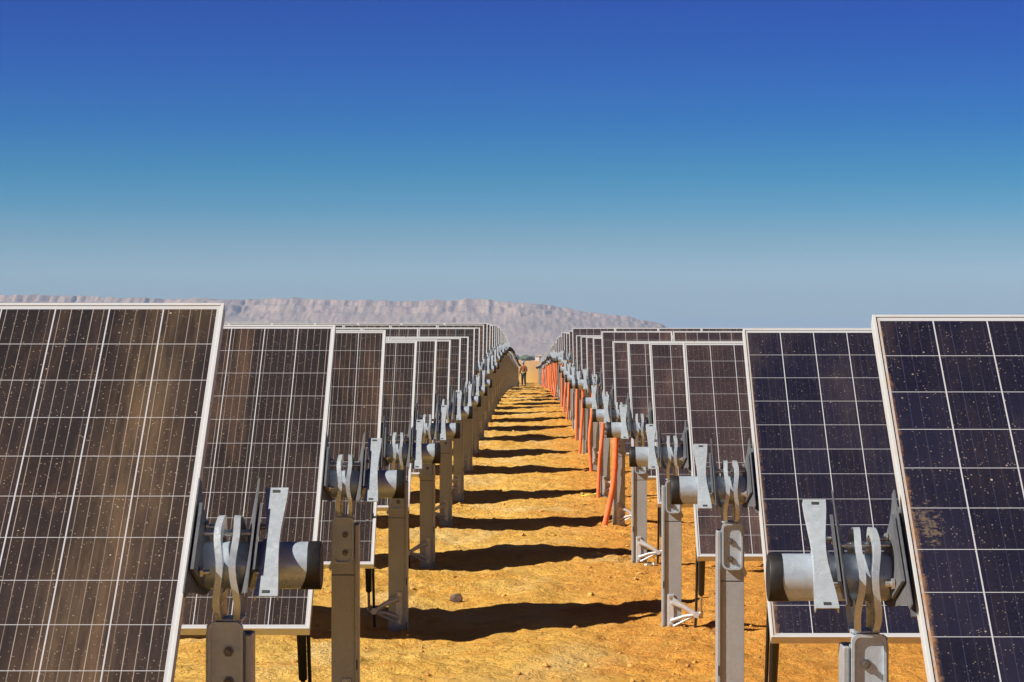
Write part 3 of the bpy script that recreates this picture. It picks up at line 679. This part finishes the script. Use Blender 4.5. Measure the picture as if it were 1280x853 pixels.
# ---------------------------------------------------------------- person and bucket
def skin(name, pts, edges, mat, parent, loc=(0, 0, 0)):
    me = bpy.data.meshes.new(name); me.from_pydata([p[0] for p in pts], edges, []); o = link(name, me, parent, loc)
    me.materials.append(mat); md = o.modifiers.new('skin', 'SKIN'); o.modifiers.new('sub', 'SUBSURF').levels = 2
    o.modifiers['sub'].render_levels = 2; md.use_smooth_shade = True
    sv = me.skin_vertices[0].data
    for i, p in enumerate(pts): sv[i].radius = p[1] if isinstance(p[1], tuple) else (p[1], p[1]); sv[i].use_root = (i == 0)
    return o
def person(x, y, rz):
    root = link('person', None, None, (x, y, G(x, y))); root.rotation_euler = (0, 0, rz)
    tag(root, 'worker in rust brown jacket, dark trousers and blue cap standing far down the aisle', 'person')
    # front is -y
    B = [((0, 0, 0.92), (0.13, 0.10)), ((0, 0, 1.10), (0.12, 0.09)), ((0, 0, 1.30), (0.15, 0.10)), ((0, 0, 1.40), (0.08, 0.07)), ((0, -0.01, 1.47), 0.05), ((0, -0.02, 1.58), (0.075, 0.09)), ((0, -0.02, 1.66), (0.06, 0.075)),
         ((-0.19, 0, 1.36), 0.055), ((-0.26, -0.02, 1.10), 0.043), ((-0.27, -0.12, 0.88), 0.034), ((-0.27, -0.16, 0.80), 0.035),
         ((0.19, 0, 1.36), 0.055), ((0.27, 0.0, 1.10), 0.043), ((0.24, -0.20, 0.98), 0.034), ((0.23, -0.27, 0.97), 0.035),
         ((-0.10, 0, 0.86), 0.085), ((-0.11, -0.01, 0.48), 0.060), ((-0.12, 0.02, 0.09), 0.042), ((-0.12, -0.13, 0.035), 0.035),
         ((0.10, 0, 0.86), 0.085), ((0.12, -0.02, 0.48), 0.060), ((0.14, 0.03, 0.09), 0.042), ((0.15, -0.12, 0.035), 0.035), ((0, -0.115, 1.57), 0.014)]
    E = [(0, 1), (1, 2), (2, 3), (3, 4), (4, 5), (5, 6), (2, 7), (7, 8), (8, 9), (9, 10), (2, 11), (11, 12), (12, 13), (13, 14), (0, 15), (15, 16), (16, 17), (17, 18), (0, 19), (19, 20), (20, 21), (21, 22), (5, 23)]
    body = skin('body', B, E, M['skin'], root)
    for s_, (hx, hy, hz) in ((-1, B[10][0]), (1, B[14][0])):
        for j in range(5):
            ox = -0.028 + 0.014 * j
            d = Vector((ox, -0.02, -0.01)) if j else Vector((0.03 * -s_, -0.03, 0.0))
            p0 = Vector((hx, hy, hz)) + d * 0.6
            ln = (0.05, 0.075, 0.085, 0.08, 0.06)[j]
            dirv = Vector((0, -0.3, -1)) if s_ < 0 else Vector((0, -1, -0.2))
            skin('finger', [(tuple(p0), 0.009), (tuple(p0 + dirv * ln * 0.5), 0.009), (tuple(p0 + dirv * ln + Vector((0, 0.012 * (1 if s_ < 0 else 0), -0.012 * (s_ > 0)))), 0.007)], [(0, 1), (1, 2)], M['skin'], body)
    J = [(p[0], tuple(v + 0.028 for v in (p[1] if isinstance(p[1], tuple) else (p[1], p[1])))) for p in (B[1], B[2], B[3], B[7], B[8], B[9], B[11], B[12], B[13], ((0, 0, 0.86), (0.145, 0.115)))]
    skin('jacket', J, [(0, 1), (1, 2), (1, 3), (3, 4), (4, 5), (1, 6), (6, 7), (7, 8), (0, 9)], M['jacket'], root)
    T = [((0, 0, 0.92), (0.145, 0.115))] + [(p[0], p[1] + 0.022) for p in (B[15], B[16], B[17], B[19], B[20], B[21])]
    skin('trousers', T, [(0, 1), (1, 2), (2, 3), (0, 4), (4, 5), (5, 6)], M['trousers'], root)
    for q in (B[18], B[22]): skin('shoe', [((q[0][0], q[0][1] + 0.14, 0.05), 0.048), ((q[0][0], q[0][1] - 0.02, 0.04), (0.045, 0.035))], [(0, 1)], M['black'], root)
    b = MB(); bmesh.ops.create_uvsphere(b.bm, u_segments=20, v_segments=12, radius=0.112, matrix=Matrix.Translation((0, -0.015, 1.66)))
    bmesh.ops.delete(b.bm, geom=[v for v in b.bm.verts if v.co.z < 1.635], context='VERTS')
    b.prism([(0.085 * math.cos(t), -0.09 - 0.085 * math.sin(t)) for t in [math.pi * i / 10 for i in range(11)]], 1.636, 1.642, 'z')
    link('cap', b.mesh('cap', M['cap']), root)
    b = MB(); b.prism([(0.155 * math.cos(t), 0.128 * math.sin(t)) for t in [2 * math.pi * i / 24 for i in range(24)]], 0.90, 0.99, 'z'); link('belt', b.mesh('belt', M['vest']), root)
    for s_ in (-1, 1):
        b = MB(); bmesh.ops.create_uvsphere(b.bm, u_segments=10, v_segments=8, radius=0.012, matrix=Matrix.Translation((0.032 * s_, -0.098, 1.60))); link('eye', b.mesh('eye', M['black']), body)
        b = MB(); bmesh.ops.create_uvsphere(b.bm, u_segments=10, v_segments=8, radius=0.022, matrix=Matrix.Translation((0.082 * s_, -0.01, 1.585))); link('ear', b.mesh('ear', M['skin']), body)
px_y = 38 * SP
person(-5.5 / 3205 * px_y - 0.044, px_y, R(-35))
x = -13.5 / 3205 * px_y - 0.044; y = px_y - 1.2
b = MB(); b.tube([(0, 0, 0), (0, 0, 0.02), (0, 0, 0.36), (0, 0, 0.38)], [0.13, 0.14, 0.17, 0.178], 20); bk = link('bucket', b.mesh('bucket', M['bucket']), None, (x, y, G(x, y)))
tag(bk, 'grey white bucket on the dirt at the worker\'s feet', 'bucket')
b = MB(); b.tube([(0.178 * math.cos(t), 0, 0.36 + 0.16 * math.sin(t)) for t in [math.pi * i / 14 for i in range(15)]], 0.006, 8); link('handle', b.mesh('handle', M['dark']), bk)

# ---------------------------------------------------------------- far scrub belt and a pale shed
rnd = random.Random(11); items = []
for i in range(900):
    X = rnd.uniform(-420, 420); Yp = rnd.uniform(1300, 1900); h = rnd.uniform(1.2, 3.4); w_ = h * rnd.uniform(0.8, 1.8)
    items.append(((X, Yp, EYE - 2.1 + h * 0.45), (w_, w_, h * 0.6), Matrix.Identity(3), 0.35, i))
me = scatter_mesh('distant_scrub', items, 2, M['bush'])
tag(link('distant_scrub', me), 'thin grey green belt of scrub below the mesa at the end of the aisle', 'scrub', kind='stuff')
b = MB(); b.box((-2.6, -2, 0), (2.6, 2, 2.3)); sh = link('shed', None, None, (6.0, 1250, G(6.0, 1250))); b2 = b.mesh('wall', M['shed']); link('wall', b2, sh)
b = MB(); b.prism([(-2.9, 2.3), (2.9, 2.3), (0, 3.0)], -2.3, 2.3, 'y'); link('roof', b.mesh('roof', M['frame']), sh)
b = MB(); b.box((-0.5, -2.03, 0), (0.5, -2.003, 2.0)); link('door', b.mesh('door', M['stone']), sh)
tag(sh, 'low pale shed far beyond the tracker rows at the end of the aisle', 'shed')

# ---------------------------------------------------------------- haze
HZ = True
if HZ:
    b = MB(); b.box((-11000, -9800, EYE - 2.2 - 1.9), (11000, 11000, 138)); hm = bpy.data.materials.new('haze'); hm.use_nodes = True
    t = hm.node_tree; t.nodes.clear(); o_ = t.nodes.new('ShaderNodeOutputMaterial'); v = t.nodes.new('ShaderNodeVolumePrincipled')
    v.inputs['Color'].default_value = (0.48, 0.67, 1.0, 1); v.inputs['Density'].default_value = 0.000125; v.inputs['Anisotropy'].default_value = 0.0
    t.links.new(v.outputs[0], o_.inputs['Volume'])
    tag(link('haze', b.mesh('haze', hm)), 'thin pale blue haze over the plain', 'haze', kind='stuff')
